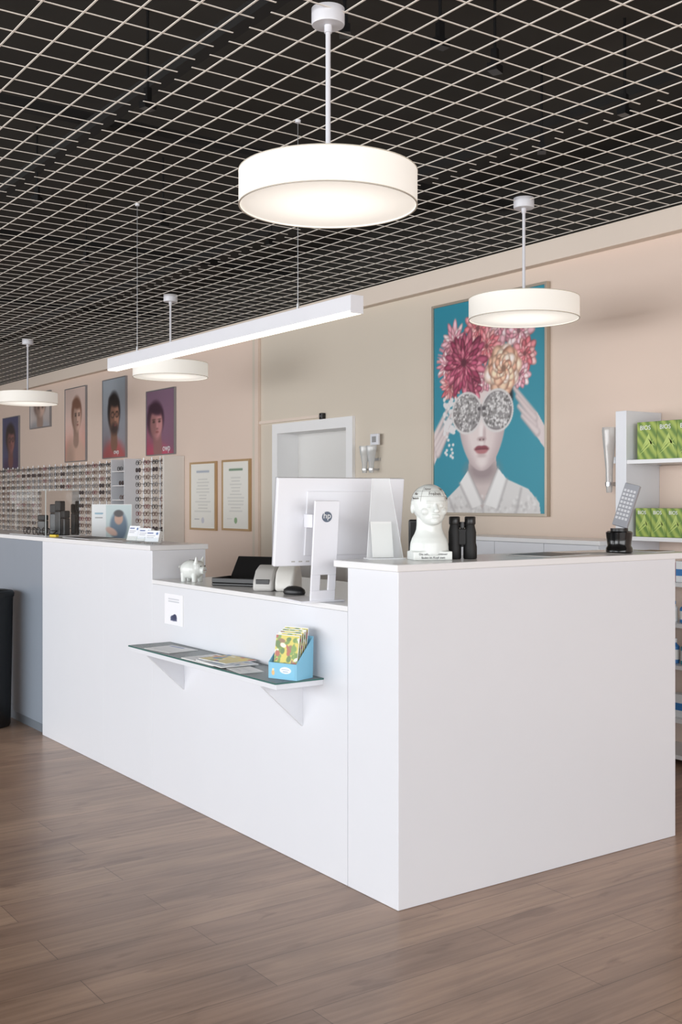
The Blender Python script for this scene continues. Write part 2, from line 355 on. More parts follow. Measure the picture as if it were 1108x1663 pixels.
for i in range(3):
    w=(-4.2-x0)/3; d=ob('door',B().box(x0+i*w+.002,x0+(i+1)*w-.002,4.702,4.7195,.08,1.143),WHITE,t,bev=.001,world=True)
    ob('handle',B().box(x0+(i+1)*w-.05+5.3,x0+(i+1)*w-.04+5.3,4.68-4.9,4.702-4.9,.75,.88),ALU,d)

# ledge shelf
LX0,LX1,LY=-4.686,-3.403,2.097; LZ=.735
t=thing('wall_ledge','narrow glass-topped white ledge on two triangular brackets on counter front','ledge',((LX0+LX1)/2,cy,LZ-.03))
ob('board',B().box(LX0+.004,LX1-.004,LY+.006,cy-.0002,LZ-.026,LZ-.0065),WHITE,t,bev=.001,world=True)
g=B().box(LX0,LX1,LY,cy-.0002,LZ-.006,LZ)
g.bm.normal_update()
for f in g.bm.faces:
    if abs(f.normal.z)<.5: f.material_index=1
ob('glass_plate',g,[GLASS,GEDGE],t,world=True)
for bx in (-3.555,-4.551):
    ob('bracket',B().prism([(cy-.0002,LZ-.0265),(LY+.03,LZ-.0265),(LY+.03,LZ-.035),(cy-.0002,.53)],'x',bx-.008,bx+.008),WHITE,t,world=True)
def flat(name,label,cat,c,w,h,th,rz,canvas=None,group=None,m=PAPER):
    t=thing(name,label,cat,c,rz,group)
    ob('pages',B().box(-w/2,w/2,-h/2,h/2,0.0003,th),m,t)
    if canvas:
        canvas.obj('cover',t,T((0,0,th+.0004))@Matrix.Rotation(-PI/2,4,'X')@T((-w/2,0,-h/2)))
    return t
def mag(w,h,bg,seed,blobs,res=40,n=16):
    r=random.Random(seed); c=Cv(w,h,res,bg)
    for i in range(n): c.ell(r.random(),r.random()*c.A,r.uniform(.05,.16),r.uniform(.03,.12),r.choice(blobs),r.random()*3,soft=.4)
    return c
def doc(w,h,seed=0,hdr=None,n=14,res=40):
    r=random.Random(seed); c=Cv(w,h,res,(236,236,234))
    for i in range(n):
        y=.2+i*(c.A-.3)/n; c.line((.12,y),(.12+r.uniform(.4,.75),y),.006,.006,(170,172,176),soft=.02)
    if hdr: c.line((.12,.1),(.6,.1),.03,.03,hdr,soft=.02)
    return c
x,y=on_z(300,1053,LZ); flat('leaflet','white printed leaflet lying alone at left end of the ledge','leaflet',(x,2.19,LZ+.0005),.21,.148,.002,.1,doc(.21,.148,3,(90,110,170),8))
yel=[(240,205,60),(210,80,60),(110,150,60),(70,120,180),(245,240,225)]
flat('magazine','bottom white brochure of the fanned pile on the glass ledge','magazine',(-4.03,2.19,LZ+.0005),.27,.17,.004,.02,doc(.27,.17,9,(200,120,70),8),'brochures piled on the ledge')
flat('magazine','middle brochure with blue photo cover in the ledge pile','magazine',(-3.92,2.185,LZ+.0052),.24,.165,.004,-.06,mag(.24,.165,(225,228,232),5,[(160,175,195),(215,205,190),(120,140,160)]),'brochures piled on the ledge')
flat('magazine','yellow-green topmost magazine of the pile on the glass ledge','magazine',(-3.96,2.21,LZ+.0099),.2,.15,.003,.08,mag(.2,.15,(225,205,120),7,yel),'brochures piled on the ledge')
flat('leaflet','small white card lying beside the blue cardboard dispenser','leaflet',(-3.73,2.16,LZ+.0005),.15,.1,.002,-.15,doc(.15,.1,12,None,6))
BLUE=mat('light_blue_card',(130,190,216),.5)
px,py=-3.475,2.205; t=thing('card_dispenser','light blue cardboard dispenser box at right end of the ledge','card holder',(px,py,LZ+.0006),math.radians(20))
w=.066; dd=.045
for q in (-w,w-.002): ob('side_wall',B().prism([(-dd,0),(dd+.01,0),(dd+.015,.155),(-dd,.06)],'x',q,q+.002),BLUE,t)
ob('front_wall',B().box(-w+.002,w-.002,-dd,-dd+.002,0,.06).box(-w+.002,w-.002,-dd+.002,dd,0,.002),BLUE,t)
ob('back_wall',B().box(-w+.002,w-.002,dd+.01,dd+.012,.002,.155),BLUE,t)
sb=Cv(.12,.055,60,(124,188,216)); sb.ell(.62,.2,.22,.1,(240,244,248)); sb.line((.48,.18),(.76,.18),.01,.01,(110,145,175)); sb.line((.52,.24),(.72,.24),.01,.01,(110,145,175)); sb.ell(.14,.3,.06,.08,(225,180,120)); sb.ell(.14,.2,.04,.04,(240,215,170))
sb.obj('printed_front',t,T((-.06,-dd-.0008,.003)))
for i in range(5):
    cc=mag(.108,.155,(206,192,84),20+i,[(110,140,60),(120,150,70),(170,90,70),(232,228,205),(140,110,80),(90,120,60)],110,60)
    k=thing('greeting_card','colourful greeting card standing %s in the blue dispenser'%['in front','second from front','in the middle','second from back','at the back'][i],'card',(px,py,LZ+.0006),math.radians(20),'greeting cards in the blue dispenser')
    yy=-.036+.013*i; zz=.004; M=T((0,yy,zz+i*.006))@Matrix.Rotation(math.radians(-9),4,'X')
    ob('card_sheet',B().box(-.055,.055,0,.003,0,.16,M=M),PAPER,k)
    cc.obj('card_print',k,M@T((-.054,-.0006,.002)))
x0,d0=on_y(268,cy); x1,_=on_y(298,cy); z1=zat(963,d0); z0=z1-.143
t=thing('notice_sheet','small white notice with dark blue emblem taped on counter front','notice',(x0,cy,z0))
ob('sheet',B().box(0,x1-x0,-.0015,0,0,z1-z0),PAPER,t)
c=Cv(x1-x0,z1-z0,90,(240,240,244))
for yy in (.12,.18): c.line((.22,yy),(.78,yy),.01,.01,(180,184,192),soft=.02)
c.ell(.5,.58,.17,.07,(60,68,100),soft=.3); c.ell(.56,.54,.1,.06,(50,56,88),soft=.3); c.line((.34,.63),(.66,.63),.015,.015,(70,78,110),soft=.02)
for yy in (.76,.82): c.line((.28,yy),(.72,yy),.008,.008,(170,175,185),soft=.02)
c.obj('print',t,T((0,-.002,0)))

# ================= LAMPS
def lamp():
    t=thing('pendant_lamp','','pendant lamp',(0,0,0),group='round drum pendant lamps')
    R=.3; z0=-.642; z1=z0+.112
    ob('canopy',B().lathe([(0,-.035),(.054,-.035),(.056,-.03),(.056,.02),(0,.02)],n=32),METW,t,smooth=True)
    ob('rod',B().cyl((0,0,z1),(0,0,-.035),.0085,n=14).cyl((0,0,-.06),(0,0,-.035),.013,n=14),METW,t,smooth=True)
    ob('shade',B().lathe([(R-.004,z0),(R,z0),(R,z1),(R-.004,z1),(R-.004,z0)],n=72),SHADE,t,smooth=True)
    ob('diffuser',B().lathe([(0,z0+.004),(R-.005,z0+.004),(R-.005,z0+.008),(0,z0+.008)],n=72),DIFF,t,smooth=True)
    ob('trim_ring',B().lathe([(R-.0035,z0-.0015),(R+.0012,z0-.0015),(R+.0012,z0+.002),(R-.0035,z0-.0005)],n=72).lathe([(R-.006,z1),(R+.0012,z1-.0015),(R+.0012,z1+.002),(R-.006,z1+.002)],n=72),mat('ring_metal',(205,198,185),.4),t,smooth=True)
    ob('top_cover',B().lathe([(0,z1-.004),(R-.005,z1-.006),(R-.005,z1-.002),(.03,z1+.004),(0,z1+.004)],n=72),METW,t,smooth=True)
    return t
def lp(u,D): 
    a,b_=ray(u); return (a*D,b_*D,CZ)
P0=lamp(); P0.location=lp(533,3.70); P0['label']='largest looking round white drum lamp hanging nearest over the counter'
dup(P0,lp(851,6.02),0,'round white drum lamp hanging in front of the flower poster')
dup(P0,lp(277,8.86),0,'round white drum lamp hanging before the red-toned portrait poster')
dup(P0,lp(45,11.3),0,'furthest round white drum lamp at the left picture edge')
ly=2.56; x1,_=on_y(580,ly); x0=x1-2.4; zt=2.212; zb=2.142; lw=.03
t=thing('linear_pendant_lamp','long white linear lamp bar hanging on thin wires over the counter','pendant lamp',((x0+x1)/2,ly,zb))
b=B().box(x0+.003,x1-.003,ly-lw,ly+lw,zb+.014,zt).box(x0+.003,x1-.003,ly-lw,ly-lw+.002,zb+.008,zb+.014).box(x0+.003,x1-.003,ly+lw-.002,ly+lw,zb+.008,zb+.014)
ob('housing',b,METW,t,world=True)
ob('diffuser',B().box(x0+.004,x1-.004,ly-lw+.0025,ly+lw-.0025,zb,zb+.0135),LDIFF,t,world=True)
for xx in (x0,x1-.0025): ob('end_cap',B().box(xx,xx+.0028,ly-lw-.001,ly+lw+.001,zb-.001,zt+.001),METW,t,world=True)
for xx in (-3.97,-5.6):
    ob('wire',B().cyl((xx,ly,zt),(xx,ly,CZ-.01),.0016,n=8),ALU,t,world=True); ob('wire_mount',B().cyl((xx,ly,CZ-.012),(xx,ly,CZ),.012,n=12),METW,t,world=True); ob('wire_grip',B().cyl((xx,ly,zt),(xx,ly,zt+.03),.006,n=10),ALU,t,world=True)

# ================= PICTURES
def framed(name,label,u0,u1,vt,vb,fw,fm,canvasf,res,dep=.025,group=None):
    xa,da=on_y(u0,WY-dep); xb,db=on_y(u1,WY-dep); um=(u0+u1)/2; _,dm=on_y(um,WY-dep)
    za=zat(vb,dm); zb_=zat(vt,dm); w=xb-xa; h=zb_-za
    t=thing(name,label,'picture' if 'cert' not in name else 'certificate',(xa,WY-.001,za),group=group)
    b=B().box(0,fw,-dep,-.0005,0,h).box(w-fw,w,-dep,-.0005,0,h).box(fw,w-fw,-dep,-.0005,0,fw).box(fw,w-fw,-dep,-.0005,h-fw,h)
    ob('frame',b,fm,t); ob('backing',B().box(fw,w-fw,-dep+.008,-.001,fw,h-fw),PAPER,t)
    c=canvasf(w-2*fw,h-2*fw,res); c.obj('print',t,T((fw,-dep+.0065,fw))); return t,w,h
def big(w,h,res):
    c=Cv(w,h,res,(42,134,156)); c.mix(np.clip(c.X*.5+.3*c.Y,0,1)*.5,(84,162,176))
    sk=(220,206,204); sh=(174,156,158)
    c.poly([(-.05,.9),(.04,.8),(.1,.86),(.0,1.02),(-.05,1.03)],sk)
    for k,(ax_,ay_,bx_,by_) in enumerate([(-.01,.86,.14,.66),(.01,.89,.17,.7),(.03,.92,.175,.745),(.04,.95,.15,.8)]):
        c.line((ax_,ay_),(bx_,by_),.024,.013,sh,soft=.02); c.line((ax_-.004,ay_-.004),(bx_-.003,by_-.004),.019,.009,sk,soft=.02)
    c.poly([(.84,.7),(.93,.73),(1.04,.88),(1.04,1.0),(.95,.9),(.86,.8)],sk)
    for k,(ax_,ay_,bx_,by_) in enumerate([(.9,.74,.745,.58),(.91,.77,.765,.63),(.91,.81,.78,.69),(.93,.85,.81,.75)]):
        c.line((ax_,ay_),(bx_,by_),.024,.013,sh,soft=.02); c.line((ax_,ay_-.004),(bx_,by_-.004),.019,.009,sk,soft=.02)
    c.poly([(.34,.95),(.58,.95),(.6,1.12),(.68,1.2),(.46,1.315),(.24,1.22),(.33,1.12)],(206,191,188)); c.ell(.46,1.06,.14,.07,(144,128,130),soft=.9,op=.8)
    c.poly([(.08,1.4),(.12,1.24),(.3,1.12),(.46,1.3),(.62,1.1),(.86,1.18),(.95,1.26),(.97,1.4)],(218,215,213))
    for k in range(140):
        X_,Y_=random.uniform(.14,.92),random.uniform(1.22,1.34); c.ell(X_,Y_,.012,.01,random.choice([(236,234,232),(192,188,186)]),soft=.8,op=.5)
    c.poly([(.33,1.06),(.25,1.14),(.36,1.3),(.47,1.27)],(234,231,229)); c.poly([(.6,1.05),(.68,1.12),(.6,1.3),(.47,1.27)],(236,234,232))
    for p in [((.46,1.27),(.47,1.32)),((.25,1.14),(.36,1.3)),((.68,1.12),(.6,1.3)),((.15,1.24),(.2,1.32)),((.8,1.18),(.76,1.32)),((.33,1.06),(.46,1.26)),((.6,1.05),(.48,1.26))]: c.line(p[0],p[1],.003,.003,(165,160,160),soft=.03)
    c.ell(.5,.62,.23,.16,(34,30,34)); 
    dx=np.abs(c.X-.455); yy=(c.Y-.765)/.3; wd=.212*np.sqrt(np.clip(1-np.clip(yy,-1,1)**2,0,1))*(1-.16*np.clip(yy,0,1)); m=np.clip((wd-dx)/.012+.5,0,1)*(np.abs(yy)<1); c.mix(m,(226,212,209)); c.mix(m*np.clip((dx-wd+.09)/.09,0,1)*.65,(170,150,152)); c.mix(m*np.clip((c.X-.5)/.12,0,1)*.3,(186,164,164))
    c.ell(.455,.83,.022,.07,(240,232,230),soft=1,op=.8); c.ell(.48,.84,.014,.05,(188,166,166),soft=1,op=.7); c.ell(.455,.868,.036,.013,(178,152,152),soft=.9); c.ell(.44,.872,.007,.005,(100,78,78),soft=.6); c.ell(.472,.872,.007,.005,(100,78,78),soft=.6)
    c.ell(.455,.93,.066,.019,(150,86,94),soft=.4); c.ell(.455,.943,.05,.019,(178,116,120),soft=.5); c.ell(.432,.921,.029,.012,(140,74,84),soft=.5); c.ell(.478,.921,.029,.012,(140,74,84),soft=.5); c.line((.396,.93),(.514,.93),.002,.002,(90,40,48),soft=.01)
    c.ell(.455,.972,.04,.012,(194,174,172),soft=1,op=.8); c.ell(.455,1.01,.04,.025,(232,220,217),soft=1,op=.7)
    pk=[(224,162,172),(238,194,196),(204,134,148)]; bu=[(160,72,98),(188,104,122),(134,50,76)]; pe=[(238,186,158),(244,206,184),(228,166,140)]; co=[(216,130,136),(232,164,162),(198,104,112)]
    for k in range(26):
        a=random.uniform(2.3,4.2); c.line((.28,.37),(.28+.25*math.cos(a),.37+.22*math.sin(a)),.018,.004,random.choice(pk+co),soft=.01)
    c.flower(.62,.16,.17,pk,12,4,.3); c.flower(.42,.18,.13,co,10,4,.25); c.flower(.78,.24,.12,pk,10,3,.3); c.flower(.83,.38,.11,co,10,3,.3)
    c.flower(.2,.24,.13,pk,12,3,.18); c.flower(.13,.38,.1,pk,10,3,.16); c.flower(.16,.52,.11,co,12,3,.16); c.flower(.5,.3,.12,co,12,3,.2)
    c.flower(.48,.5,.09,pk,10,3); c.flower(.36,.55,.09,bu,10,3); c.flower(.29,.38,.2,bu,16,6,.16); c.flower(.79,.5,.09,pk,10,3,.3)
    c.flower(.65,.45,.16,pe,9,5,.45)
    for k in range(60): c.ell(random.uniform(.1,.22),random.uniform(.6,.82),random.uniform(.008,.018),random.uniform(.008,.016),(225,222,222),soft=.4)
    for k in range(12): c.ell(random.uniform(.1,.2),random.uniform(.84,.98),.012,.01,(225,222,222),soft=.4)
    for gx,gy in ((.318,.70),(.592,.70)):
        c.ell(gx,gy,.136,.125,(120,114,116)); c.ell(gx,gy,.12,.11,(150,146,146))
        for k in range(54):
            a=2*PI*k/54; c.ell(gx+.137*math.cos(a),gy+.126*math.sin(a),.009,.009,(220,215,213),soft=.6)
        for k in range(260):
            a=random.random()*2*PI; q=math.sqrt(random.random())*.124; vv=random.choice([110,140,175,205,222,232]); c.ell(gx+q*math.cos(a),gy+q*.92*math.sin(a),random.uniform(.004,.011),random.uniform(.004,.01),(vv,vv-3,vv-4),soft=.6)
    c.line((.43,.68),(.48,.68),.012,.012,(90,85,88)); c.line((.45,.66),(.46,.72),.008,.008,(150,146,146))
    c.blur(1)
    return c
xa,da=on_y(701,WY-.035); xb,db=on_y(888,WY-.035); zt1=zat(498,da); zb1=zat(836,da); w=xb-xa; h=zt1-zb1
t=thing('framed_poster','large framed poster of woman with flower headdress and jewelled sunglasses','picture',(xa,WY-.001,zb1))
fw=.018
ob('frame',B().box(0,fw,-.035,-.0005,0,h).box(w-fw,w,-.035,-.0005,0,h).box(fw,w-fw,-.035,-.0005,0,fw).box(fw,w-fw,-.035,-.0005,h-fw,h),mat('champagne_metal',(190,178,162),.35,metal=.6),t,bev=.001)
ob('backing',B().box(fw,w-fw,-.022,-.001,fw,h-fw),PAPER,t); big(w-2*fw,h-2*fw,260).obj('print',t,T((fw,-.024,fw)))

def portrait(bg,bg2,hair,skin,cloth,glass=True,turn=0,beard=False,seed=1,zoom=.74,shy=.05):
    def f(w,h,res):
        r=random.Random(seed); c=Cv(w,h,res,bg); A=c.A; c.mix(np.clip(c.Y/A,0,1)**2,bg2)
        for k in range(8): c.ell(r.random(),r.random()*A,.4,.3,np.clip(np.array(bg)*r.uniform(.75,1.25),0,255),r.random()*3,soft=1.2,op=.4)
        c.X=.5+(c.X-.5)*zoom; c.Y=A*shy+c.Y*zoom
        sk=np.array(skin,float); cl=np.array(cloth,float)
        c.ell(.5+turn*.5,A*1.0,.5,A*.36,cl,soft=.3); c.ell(.25,A*.95,.2,A*.25,cl*.75,soft=1,op=.6)
        c.line((.5+turn*.7,A*.5),(.5+turn*.5,A*.68),.1,.12,sk*.75,soft=.04)
        c.ell(.49+turn,A*.34,.225,A*.205,hair,soft=.3)
        c.ell(.52+turn,A*.395,.16,A*.172,sk,soft=.3); c.ell(.43+turn,A*.42,.1,A*.15,sk*.6,soft=1,op=.65)
        if beard: c.ell(.52+turn,A*.52,.13,A*.06,np.array(hair)*1.3,soft=.9,op=.8)
        c.ell(.49+turn,A*.235,.18,A*.055,hair,.2,soft=.6)
        for g in (.45,.6): c.ell(g+turn,A*.37,.035,A*.01,(50,38,36),soft=.9); c.ell(g+turn,A*.345,.045,A*.006,(50,38,36),soft=.9)
        if glass:
            for g in (.445,.6): c.ell(g+turn,A*.375,.066,A*.032,(30,28,32),soft=.2); c.ell(g+turn,A*.375,.053,A*.024,sk*.78,soft=.3)
            c.line((.5+turn,A*.37),(.54+turn,A*.37),.006,.006,(30,28,32))
        c.ell(.54+turn,A*.42,.016,A*.045,np.clip(sk*1.12,0,255),soft=1,op=.7); c.ell(.54+turn,A*.45,.03,A*.008,sk*.6,soft=1)
        c.ell(.54+turn,A*.487,.042,A*.009,(130,70,70),soft=.8); c.blur(1)
        return c
    return f
DK=mat('dark_alu',(150,150,154),.35,metal=.6); PG='portrait posters above the glasses display'
t,w,h=framed('wall_poster','portrait poster in red and pink tones, rightmost of the row above glasses',237,283,632,739,.01,DK,portrait((128,100,122),(190,72,96),(58,34,52),(200,140,140),(196,84,110),False,-.12,seed=2,zoom=.72,shy=.02),80,group=PG)
text('lettering','owp',.1,WINK,t,T((w*.72,-.0205,.07))@UP)
t,w,h=framed('wall_poster','portrait poster of dark haired man with glasses on blue-grey ground',166,204,614,744,.01,DK,portrait((146,154,162),(120,96,104),(30,27,30),(172,126,106),(178,92,94),True,0,True,seed=3,zoom=.82,shy=.0),80,group=PG)
text('lettering','owp',.08,WINK,t,T((w*.6,-.0205,.07))@UP)
framed('wall_poster','portrait poster with orange-red ground and person with bare shoulders',105,139,629,750,.01,DK,portrait((214,190,180),(214,110,92),(122,86,70),(216,178,160),(212,176,158),False,.06,seed=4,zoom=.9,shy=.03),80,group=PG)
framed('wall_poster','pale framed poster half hidden behind the furthest drum lamp',48,81,637,695,.012,DK,portrait((205,195,190),(180,170,168),(120,100,95),(210,180,165),(170,170,175),False),40,group=PG)
framed('wall_poster','dark blue portrait poster at the left picture edge',4,30,677,762,.01,DK,portrait((70,76,110),(50,48,80),(25,22,30),(150,100,98),(66,52,90),True),40,group=PG)
def cert(hdr,seed,seal):
    def f(w,h,res):
        r=random.Random(seed); c=Cv(w,h,res,(234,232,224)); A=c.A; c.line((.25,A*.12),(.75,A*.12),.02,.02,hdr,soft=.02)
        for i in range(11):
            y=A*.24+i*A*.05; e=r.uniform(.14,.34); c.line((.5-e,y),(.5+e,y),.004,.004,(176,176,172),soft=.02)
        c.ell(.5,A*.88,.06,.06,seal); c.line((.15,A*.86),(.35,A*.86),.004,.004,(130,130,140)); return c
    return f
CG='certificates beside the door'
framed('certificate_frame','brass framed certificate, the left one of two beside the door',308,350,750,861,.02,GOLD,cert((170,178,190),3,(200,200,208)),70,group=CG)
framed('certificate_frame','brass framed certificate, the right one, closer to the door',360,405,746,862,.02,GOLD,cert((110,140,115),4,(140,170,130)),70,group=CG)

# ================= RIGHT SHELF
SY=4.76; sx0,_=on_y(1000,SY); sx1=-3.15; STZ=1.892
t=thing('shelf_unit','tall white open shelf unit with green cartons at right edge','shelf',((sx0+sx1)/2,4.9,0))
ob('side_panel',B().box(sx0,sx0+.075,SY,WY-.002,0.001,STZ),WHITE,t,bev=.002,world=True); ob('side_panel',B().box(sx1-.075,sx1,SY,WY-.002,0.001,STZ),WHITE,t,bev=.002,world=True)
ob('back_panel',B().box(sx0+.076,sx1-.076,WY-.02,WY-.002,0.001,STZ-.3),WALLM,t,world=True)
SZ=[1.62,1.2,.965,.75,.53,.25,.06]
for z in SZ: ob('shelf_board',B().box(sx0+.076,sx1-.076,SY+.004,WY-.021,z-.022,z),TOPW,t,bev=.001,world=True)
def carton(x,z,w,h,label,group):
    t=thing('carton_box',label,'box',(x,4.85,z+.0005),0,group)
    ob('carton',B().box(-w/2,w/2,-.045,.045,0,h),GREEN,t,bev=.001)
    text('lettering','BIOS',w*.27,WINK,t,T((-w*.08,-.0456,h*.84))@UP)
    l=B()
    for k in range(3): l.prism([(-w*.4+k*.01,h*.12+k*.02),(w*.1,h*.4+k*.03),(w*.42,h*.55-k*.04),(w*.1,h*.34+k*.02)],'y',-.0456,-.0452)
    ob('leaf_print',l,mat('light_green_ink',(186,204,112),.5),t)
xs=sx0+.2
lab=['leftmost','second from left','third','fourth','rightmost']
for i in range(5): carton(xs-.02+i*.133,1.62,.131,.205,'green leaf patterned carton, %s on the top shelf'%lab[i],'green cartons on the top shelf')
lab=['leftmost','second','third','fourth','fifth','last']
for i in range(6):
    hh=.155 if i<3 else .195
    carton(xs-.045+i*.104,1.2,.102,hh,'green leaf patterned carton, %s on the shelf at counter height'%lab[i],'green cartons on the second shelf')
def bottle(x,y,z,m,mc,label,h=.12,r=.022,group=None):
    t=thing('bottle',label,'bottle',(x,y,z+.0005),0,group)
    ob('bottle_body',B().lathe([(0,0),(r,0),(r,h*.68),(r*.4,h*.8),(r*.4,h*.84),(0,h*.84)],n=20),m,t,smooth=True); ob('cap',B().lathe([(0,h*.84),(r*.48,h*.84),(r*.48,h),(0,h)],n=16),mc,t,smooth=True); ob('bottle_label',B().lathe([(r+.0004,h*.15),(r+.0006,h*.16),(r+.0006,h*.55),(r+.0004,h*.56)],n=20),PAPER,t,smooth=True)
def sbox(x,y,z,w,h,m,label,group,stripe):
    t=thing('medicine_box',label,'box',(x,y,z+.0005),random.uniform(-.1,.1),group)
    ob('carton',B().box(-w/2,w/2,-.03,.03,0,h),m,t,bev=.001); ob('stripe_print',B().box(-w/2+.002,w/2-.002,-.0306,-.0302,h*.3,h*.62),stripe,t)
cb=mat('blue_card',(60,125,190),.45); cp=mat('pink_card',(215,130,155),.45); cw=mat('white_card',(235,238,240),.45); ct=mat('teal_plastic',(80,160,180),.35)
bx=-3.80
for i,(m,s_,n) in enumerate([(cb,cw,'blue'),(cp,cw,'pink'),(cw,cb,'white and blue'),(cb,cp,'blue and pink')]): sbox(bx-.08+i*.075,4.84,.965,.06,.11-.01*(i%2),m,'small %s box on the shelf just below counter height'%n,'small boxes on the lower shelves',s_)
for i in range(4): bottle(bx-.06+i*.065,4.84,.75,cw if i%2 else cb,cb,'small %s bottle, number %s from the left on the middle lower shelf'%('white' if i%2 else 'blue',['one','two','three','four'][i]),.11)
for i in range(4): bottle(bx-.06+i*.07,4.84,.53,ct if i%2==0 else cb,cw,'%s bottle with white cap on the second lowest shelf, place %s'%('teal' if i%2==0 else 'blue',['one','two','three','four'][i]),.13,.026)
for i,n in enumerate(['left','middle','right']): sbox(bx-.06+i*.11,4.84,.25,.09,.12,cw,'white box with blue stripe, %s on the low shelf'%n,'white boxes on the low shelf',cb)
def sconce(u,vt,vb,label,n):
    y=WY-.07; x,d=on_y(u,y); z0=zat(vb,d); z1=zat(vt,d); h=z1-z0
    t=thing('wall_dispenser',label,'glass dispenser',(x,WY-.001,z0))
    for k in range(n):
        xx=(k-(n-1)/2)*.085
        ob('glass_tube',B().lathe([(0,0),(.016,0),(.019,h*.1),(.021,h*.35),(.035,h*.72),(.042,h*.95),(.04,h)],c=(xx,-.07,0),n=24),VGL,t,smooth=True)
        ob('holder',B().box(xx-.008,xx+.008,-.05,-.0005,h*.1,h*.16).cyl((xx,-.07,h*.1),(xx,-.07,h*.16),.024,n=20),ALU,t)
    ob('mounting_plate',B().box(-.07 if n>1 else -.02,.07 if n>1 else .02,-.02,-.0005,h*.45,h*.55),ALU,t)
    return t,h
t,h=sconce(598,724,768,'pair of clear glass wall vessels beside the door',2)
ob('square_plate',B().box(.0,.1,-.05,-.03,h+.005,h+.09).box(.04,.06,-.03,-.0005,h+.03,h+.06),METW,t,bev=.003)
ob('plate_window',B().box(.025,.075,-.0515,-.0503,h+.025,h+.07),mat('plate_grey',(150,150,150),.3),t)
sconce(990,694,800,'tall clear glass wall vessel beside the white shelf unit',1)

# ================= EYEWEAR DISPLAY
EX0=-9.943; EZ=1.843
t=thing('eyewear_display','long wall display board with vertical rods full of eyeglasses','display',(-12.8,4.95,0))
BOARD=mat('display_board',(226,214,203),.6,var=.03)
ob('end_panel',B().box(EX0-.03,EX0,4.83,WY-.002,0.001,EZ),mat('end_panel_white',(230,225,218),.4),t,bev=.002,world=True)
nx0,nx1=-11.30,-10.97
ob('board',B().box(nx1+.016,EX0-.031,WY-.03,WY-.002,.4,EZ-.02),BOARD,t,world=True); ob('board',B().box(-16.6,nx0-.016,WY-.03,WY-.002,.4,EZ-.02),BOARD,t,world=True)
cols=[-10.08-.2*i for i in range(4)]+[-11.45-.2*i for i in range(21)]
for x in cols: ob('rod',B().cyl((x,4.955,.95),(x,4.955,EZ),.007,n=8).box(x-.006,x+.006,4.955,WY-.031,EZ-.05,EZ-.03).box(x-.006,x+.006,4.955,WY-.031,.97,.99),ALU,t,world=True,smooth=True)
def specs(fm,full):
    b=B(); rr=.0034
    for sx in (-1,1):
        pts=[]
        for k in range(14):
            a=2*PI*k/14; c,s=math.cos(a),math.sin(a); e=.8
            pts.append((sx*.034+.027*math.copysign(abs(c)**e,c),0,.021*math.copysign(abs(s)**e,s)))
        b.tube(pts,rr,5,True); b.tube([(sx*.062,0,.006),(sx*.066,.01,.006),(sx*.064,.05,.004)],rr*.8,5)
        if full: b.prism([(p[0],p[2]) for p in pts],'y',-.0006,.0006)
    b.tube([(-.009,0,.004),(0,0,.008),(.009,0,.004)],rr*.8,5)
    bm=b.bm; me=bpy.data.meshes.new('eyeglasses'); bmesh.ops.recalc_face_normals(bm,faces=bm.faces[:]); bm.to_mesh(me); bm.free(); me.materials.append(fm); return me
SM=[(specs(mat('frame_black',(22,20,22),.3),False),'black framed'),(specs(mat('frame_tortoise',(96,58,40),.3),False),'brown framed'),(specs(mat('frame_steel',(120,118,122),.3,metal=.6),False),'grey metal framed'),(specs(mat('frame_sun',(60,52,56),.25),True),'dark tinted'),(specs(mat('frame_red',(120,40,50),.3),False),'dark red framed')]
rows=['top','second','third','fourth','fifth','sixth','seventh','eighth','ninth','tenth','eleventh']
for ci,x in enumerate(cols):
    for r in range(11):
        me,nm=random.choices(SM,[4,4,3,1,2])[0]; z=1.79-r*.076
        o=bpy.data.objects.new('eyeglasses',me); C.objects.link(o); o.location=(x+random.uniform(-.006,.006),4.895,z); o.rotation_euler=(0,0,random.uniform(-.05,.05))
        sec='rods beside the white end panel' if ci<4 else ('rods left of the narrow niche' if ci<14 else 'rods at the far left end')
        tag(o,f'{nm} eyeglasses in the {rows[r]} row on {sec}','eyeglasses','eyeglasses on the rod display')
t=thing('display_niche','narrow shelf niche with dark back between the eyeglass rods','shelf',((nx0+nx1)/2,4.95,.9))
ob('side_panel',B().box(nx0-.015,nx0,4.86,WY-.002,.9,EZ),WHITE,t,world=True); ob('side_panel',B().box(nx1,nx1+.015,4.86,WY-.002,.9,EZ),WHITE,t,world=True)
ob('back_panel',B().box(nx0,nx1,WY-.02,WY-.002,.9,EZ),mat('niche_back',(95,85,80),.6),t,world=True)
for i in range(6):
    z=.94+.155*i; ob('shelf_board',B().box(nx0+.001,nx1-.001,4.87,WY-.021,z-.012,z),TOPW,t,world=True)
    o=bpy.data.objects.new('eyeglasses',SM[(i*2)%5][0]); C.objects.link(o); o.location=((nx0+nx1)/2+random.uniform(-.05,.05),4.9,z+.0245)
    tag(o,f'{SM[(i*2)%5][1]} eyeglasses on the {["lowest","second lowest","third","fourth","second highest","highest"][i]} shelf of the narrow niche','eyeglasses','eyeglasses in the narrow niche')

